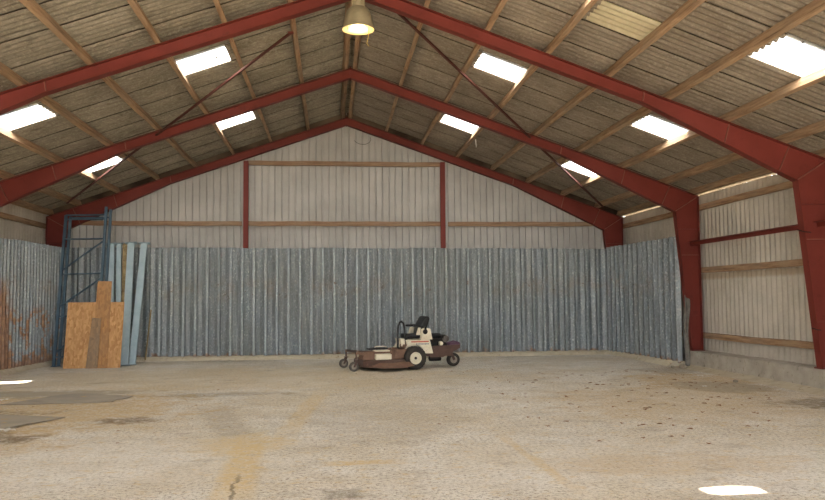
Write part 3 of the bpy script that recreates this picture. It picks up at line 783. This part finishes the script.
# lift arms, front of tractor
mb = MB(); mb.box((-.46, -.16, .36), (.34, .70, .20)); mb.box((-.60, -.42, .42), (.20, .10, .14), (0, .3, 0)); mb.box((-.36, -.30, .50), (.10, .30, .12)); mb.build('front_frame', M['brown_dust'], MW, .01)
for s_ in (-1, 1):
    mb = MB(); mb.bar((-.80, s_*.36, .30), (-.15, s_*.36, .36), .05, .07); mb.build('lift_arm', M['brown'], MW)
mb = MB(); mb.box((-.36, -.34, .58), (.08, .06, .20)); mb.bar((-.40, -.36, .50), (-.30, -.36, .70), .03, .03); mb.box((-.36, -.30, .30), (.12, .12, .16)); mb.build('pedal_bracket', M['blackmetal'], MW, .005)
mb = MB(); mb.box((-.40, -.36, .60), (.09, .05, .16), (0, -.1, 0)); mb.build('lever_guard', M['cream'], MW, .006)
# chassis
mb = MB(); mb.box((.30, 0, .36), (1.1, .56, .20)); mb.build('chassis', M['brown'], MW, .01)
# cream body with wheel arch
def arch_panel(y0, y1):
    pts = [(-.34, .66), (-.32, .56)]
    for k in range(9):
        a = math.radians(170-k*19); pts.append((-.17+.295*math.cos(a), .255+.295*math.sin(a)))
    pts = [p for p in pts if p[1] > .30 or True]
    pts += [(.30, .345), (.22, .66)]
    m_ = MB(); m_.prism(pts, y0, y1, 'y'); return m_
bd = arch_panel(-.46, -.30); bo = bd.build('body_panel', M['cream'], MW, .006)
arch_panel(.30, .46).build('body_panel', M['cream'], MW, .006)
mb = MB(); mb.box((-.06, 0, .56), (.52, .60, .20)); mb.build('seat_platform', M['cream'], MW, .01)
mb = MB(); mb.box((-.02, -.463, .618), (.42, .006, .026)); mb.build('stripe', M['orange'], bo)
mb = MB(); 
for k in range(9): mb.box((-.10+k*.035, -.463, .565), (.022, .006, .030 if k % 3 else .036))
mb.build('lettering', M['bluegrey'], bo)
# seat
mb = MB(); mb.box((-.09, 0, .735), (.38, .50, .10), (0, -.04, 0)); mb.build('seat_cushion', M['black'], MW, .035)
mb = MB(); mb.prism([(.10, .70), (.16, .70), (.31, 1.14), (.27, 1.19), (.20, 1.18), (.12, 1.05), (.06, .90), (.04, .78)], -.24, .24, 'y'); mb.build('backrest', M['black'], MW, .03)
for s_ in (-1, 1):
    mb = MB(); mb.box((.0, s_*.30, .965), (.24, .07, .05)); mb.bar((.10, s_*.28, .95), (.20, s_*.22, .93), .05, .05); mb.build('armrest', M['black'], MW, .015)
    mb = MB(); mb.prism([(.02, .66), (.30, .66), (.25, .90), (.14, .93), (.06, .90)], s_*.37-.06, s_*.37+.06, 'y'); mb.build('seat_fender', M['cream'], MW, .012)
    mb = MB(); mb.prism([(-.06, .76), (.04, .76), (.05, .93), (-.01, .93)], s_*.30-.02, s_*.30+.02, 'y'); mb.build('arm_support', M['cream'], MW, .008)
mb = MB(); mb.lathe([(0, 0), (.05, .0), (.06, .02), (.05, .04), (0, .04)], (.12, -.455, .84), 'y', 16); mb.box((.12, -.45, .90), (.05, .03, .12)); mb.build('adjuster_knob', M['blackmetal'], MW, .005)
# steering lever hoop
mb = MB(); mb.tube([(-.50, -.30, .45), (-.50, -.30, .80), (-.485, -.30, .98), (-.45, -.30, 1.06), (-.41, -.30, 1.075), (-.365, -.30, 1.04), (-.34, -.30, .93), (-.335, -.30, .78), (-.31, -.30, .60)], .024, 8); mb.build('control_lever', M['black'], MW)
# rear: engine, tail frame
mb = MB(); mb.prism([(.28, .24), (.60, .24), (.80, .33), (1.02, .44), (1.03, .52), (.28, .50)], -.30, -.28, 'y'); mb.prism([(.28, .24), (.60, .24), (.80, .33), (1.02, .44), (1.03, .52), (.28, .50)], .28, .30, 'y')
mb.box((.64, 0, .48), (.72, .57, .02)); mb.box((1.015, 0, .48), (.02, .57, .08)); mb.build('tail_frame', M['brown'], MW, .004)
eng = MB(); eng.box((.50, 0, .585), (.46, .40, .18)); eng.box((.40, -.20, .60), (.20, .10, .14)); eng.box((.40, .20, .60), (.20, .10, .14))
for k in range(7): eng.box((.31+k*.03, -.245, .60), (.010, .07, .15))
eo = eng.build('engine', M['blackmetal'], MW, .01)
mb = MB(); mb.lathe([(0, 0), (.13, 0), (.15, .03), (.15, .09), (.11, .12), (0, .125)], (.50, 0, .66), 'z', 24); mb.build('engine_shroud', M['black'], MW)
mb = MB(); mb.lathe([(0, -.12), (.075, -.11), (.085, -.06), (.085, .10), (.07, .12), (0, .12)], (.70, -.12, .655), 'y', 20); mb.build('air_filter', M['steel'], MW)
mb = MB(); mb.tube([(.26, -.24, .70), (.40, -.26, .735), (.56, -.24, .745), (.68, -.22, .735)], .018, 8); mb.tube([(.30, -.26, .62), (.34, -.28, .56), (.48, -.28, .54)], .014, 8); mb.build('hose', M['black'], MW)
mb = MB(); mb.lathe([(0, -.10), (.045, -.10), (.05, 0), (.045, .10), (0, .10)], (.56, -.20, .555), 'y', 16); mb.build('oil_filter', M['cream'], MW)
mb = MB(); mb.box((.90, -.08, .535), (.28, .36, .05)); mb.tube([(.70, -.26, .56), (.86, -.28, .60), (1.02, -.26, .56)], .020, 8); mb.build('rear_bumper_cover', M['purple'], MW, .02)
mb = MB(); mb.lathe([(0, -.14), (.06, -.14), (.065, -.1), (.065, .1), (.06, .14), (0, .14)], (.46, -.12, .205), 'x', 16); mb.build('muffler', M['blackmetal'], MW)

# ------------------------------------------------------------------ torn sheet, rubble, wires, floor litter
mb = MB()
mb.grid(lambda u, v: (7.93+.12*u+.02*math.sin(v*9)-.0*v, 16.98+.04*math.sin(u*7+v*4), .02+1.62*v-(.10*u if v > .9 else 0)), 6, 14)
o = mb.build('torn_sheet', mottled('dirty_torn_galvanised', '#5d5a55', '#8a8780', 7, .7, .2, .2, c3='#5f4636')); o.modifiers.new('s', 'SOLIDIFY').thickness = .004
tag(o, 'torn bent strip of galvanised sheet standing beside the middle red column', 'metal sheet')
def rock(r, seed):
    rr = random.Random(seed); import bmesh
    bm = bmesh.new(); bmesh.ops.create_icosphere(bm, subdivisions=2, radius=r)
    for v in bm.verts: v.co *= rr.uniform(.7, 1.15); v.co.z *= .6
    me = bpy.data.meshes.new('rubble'); bm.to_mesh(me); bm.free(); me.materials.append(M['rubble']); return me
for (x, y, r, lab) in ((7.80, 16.82, .09, 'lump of broken concrete on the floor below the torn sheet'), (7.62, 16.95, .05, 'smaller broken lump left of the one below the torn sheet'),
                       (7.45, 13.9, .05, 'small grey stone on the floor near the right plinth')):
    o = bpy.data.objects.new('rubble', rock(r, int(x*100))); COL.objects.link(o); o.location = (x, y, r*.42); tag(o, lab, 'rubble')
mb = MB(); mb.tube([(0, 0, 0), (.06, 0, -.06), (.16, 0, -.10), (.30, 0, -.11), (.42, 0, -.06), (.47, 0, .03), (.45, 0, .10)], .006, 6)
o = mb.build('wire', M['wire']); o.location = (.64, 21.97, 6.10); tag(o, 'loop of dark wire hanging near the top of the gable wall', 'wire')
mb = MB(); mb.tube([(0, 0, 0), (.01, 0, -.2)], .008, 6); o = mb.build('hanging_strip', M['paper']); o.location = (3.58, 19.0, 5.56); tag(o, 'short white strip dangling from the right roof slope', 'strip')
for z, L_, lab in ((2.66, .26, 'short dark wire hook on the near right column below the red bar'), (1.02, .18, 'short wire hook sticking out low on the near right column')):
    mb = MB(); mb.tube([(0, 0, 0), (-L_*.5, -.02, .01), (-L_, -.03, .04)], .008, 6)
    o = mb.build('wire_hook', M['wire']); o.location = (8.02 if z > 2 else 8.13, 12.31, z); tag(o, lab, 'hook', 'wire hooks')
# thin sheets lying on the floor
def floor_sheet(pts, label, seed):
    rr = random.Random(seed); mb = MB(); n = len(pts)
    cx = sum(p[0] for p in pts)/n; cy = sum(p[1] for p in pts)/n
    per = []
    for i in range(n):
        a, b = pts[i], pts[(i+1) % n]
        for k in range(6):
            u = k/6; per.append((a[0]+(b[0]-a[0])*u+rr.uniform(-.03, .03), a[1]+(b[1]-a[1])*u+rr.uniform(-.03, .03)))
    m = len(per); vs = [(cx, cy, .012)]
    zs = [.014+.022*max(0, math.sin(i*.7+seed))**2 for i in range(m)]
    for k_ in (.5, 1.0): vs += [(cx+(p[0]-cx)*k_, cy+(p[1]-cy)*k_, .012 if k_ < 1 else zs[i]) for i, p in enumerate(per)]
    fs = [(0, 1+i, 1+(i+1) % m) for i in range(m)]+[(1+i, 1+m+i, 1+m+(i+1) % m, 1+(i+1) % m) for i in range(m)]
    mb.add(vs, fs); o = mb.build('floor_sheet', M['mat']); s_ = o.modifiers.new('s', 'SOLIDIFY'); s_.thickness = .008; s_.offset = -1
    return tag(o, label, 'sheet', 'thin grey sheets on the floor')
floor_sheet([(-5.1, 12.75), (-3.45, 12.80), (-3.3, 13.6), (-4.6, 14.0)], 'thin grey sheet lying on the straw, farther of the two at left', 3)
floor_sheet([(-5.4, 9.9), (-4.2, 9.9), (-3.62, 11.25), (-5.0, 11.75)], 'thin grey sheet with lifted dark edge, nearer one at the left', 8)
# dry leaves
def leaf_mesh(seed):
    rr = random.Random(seed); mb = MB(); n = 6; L_ = 1.0
    vs = []
    for i in range(n+1):
        u = i/n; w = .32*math.sin(PI*u)**.8*(1+rr.uniform(-.2, .2)); z = .10*math.sin(PI*u)
        vs += [(u-.5, -w, z+.12*w*rr.uniform(0, 2)), (u-.5, 0, z*.4), (u-.5, w, z+.12*w*rr.uniform(0, 2))]
    fs = []
    for i in range(n):
        for k in (0, 1): fs.append((i*3+k, (i+1)*3+k, (i+1)*3+k+1, i*3+k+1))
    me = bpy.data.meshes.new('dead_leaf'); me.from_pydata(vs, [], fs); me.materials.append(M['leaf']); return me
lm = [leaf_mesh(k) for k in range(4)]
def leaf(x, y, s_, grp, lab):
    o = bpy.data.objects.new('dead_leaf', random.choice(lm)); COL.objects.link(o)
    o.location = (x, y, .002); o.rotation_euler = (0, 0, random.uniform(0, 6.28)); o.scale = (s_,)*3
    tag(o, lab, 'leaf', grp)
random.seed(21)
cnt = 0
while cnt < 150:
    y = random.uniform(8.2, 17.2); x = random.uniform(2.6, 7.45)
    if x > y*.60 or random.random() > .25+.75*math.exp(-((y-12.5)/2.6)**2)*(.4+.6*(x-2.6)/5): continue
    leaf(x, y, random.uniform(.05, .10), 'dead leaves on the right of the floor', 'small dry brown leaf scattered over the right half of the floor'); cnt += 1
for k in range(26):
    leaf(random.uniform(-2.6, 1.6), random.choice([random.uniform(15.2, 17.4), random.uniform(9, 16)]), random.uniform(.035, .06), 'dead leaves in the middle of the floor', 'small dry brown leaf scattered over the middle of the floor in front of the mower')
for k in range(22):
    leaf(random.uniform(-5.2, -1.2)*.95, random.uniform(8.6, 13.5), random.uniform(.03, .06), 'dead leaves on the left of the floor', 'small dry brown leaf scattered over the left part of the floor')
for x, y, s_, lab in ((7.36, 15.1, .11, 'white paper scrap on the floor left of the concrete plinth end'), (6.55, 13.3, .06, 'smaller white scrap among the leaves right of the floor centre'),
                      (-5.3, 13.4, .10, 'white scrap on the straw beyond the grey sheets at far left'), (-3.95, 10.1, .13, 'crumpled white scrap on the nearer grey sheet')):
    mb = MB(); mb.grid(lambda u, v: ((u-.5)*s_*1.6, (v-.5)*s_, .006+.018*abs(math.sin(u*5+v*3))), 5, 4)
    o = mb.build('paper_scrap', M['paper']); o.location = (x, y, .0 if x > -3.9 or y > 13 else .025); o.rotation_euler[2] = x; tag(o, lab, 'paper scrap')

# ------------------------------------------------------------------ light and camera
W = bpy.data.worlds.new('sky'); S.world = W; W.use_nodes = True
wn_ = W.node_tree.nodes; bg = wn_['Background']
bg.inputs[0].default_value = (.93, .96, 1.0, 1); bg.inputs[1].default_value = 1.0
sd = bpy.data.lights.new('sun', 'SUN'); sd.energy = 9.0; sd.angle = math.radians(.6); sd.color = (1, .91, .76)
so = bpy.data.objects.new('sun', sd); COL.objects.link(so)
sv = Vector((0.0, SUN_SHIFT, -1.0)); so.rotation_euler = sv.to_track_quat('-Z', 'Y').to_euler()
def portal(name, loc, rot, sx, sy):
    l = bpy.data.lights.new(name, 'AREA'); l.shape = 'RECTANGLE'; l.size = sx; l.size_y = sy; l.cycles.is_portal = True
    o = bpy.data.objects.new(name, l); COL.objects.link(o); o.location = loc; o.rotation_euler = rot
portal('door_portal', (.4, Y0-.1, 3.3), (math.radians(90), 0, 0), 16.4, 7.0)
ld = bpy.data.lights.new('lamp_light', 'POINT'); ld.energy = 14; ld.color = (1, .72, .32); ld.shadow_soft_size = .08
lo = bpy.data.objects.new('lamp_light', ld); COL.objects.link(lo); lo.location = (.415, 11.95, 5.755)

f, yaw, pitch, roll = 779.0, .1033, .0623, -.0078
cy, sy, cp, sp = math.cos(yaw), math.sin(yaw), math.cos(pitch), math.sin(pitch)
fw = Vector((sy*cp, cy*cp, sp)); r0 = Vector((cy, -sy, 0)); u0 = r0.cross(fw)
rt = r0*math.cos(roll)+u0*math.sin(roll); up = -r0*math.sin(roll)+u0*math.cos(roll)
cd = bpy.data.cameras.new('camera'); cd.sensor_width = 36; cd.lens = f/825*36; cd.clip_start = .05; cd.clip_end = 300
co = bpy.data.objects.new('camera', cd); COL.objects.link(co)
m = Matrix((rt, up, -fw)).transposed().to_4x4(); m.translation = Vector((0, 0, 1.6)); co.matrix_world = m
S.camera = co
vs = S.view_settings; vs.view_transform = 'Standard'; vs.look = 'None'; vs.gamma = 1; vs.use_curve_mapping = False
vs.exposure = 2.64
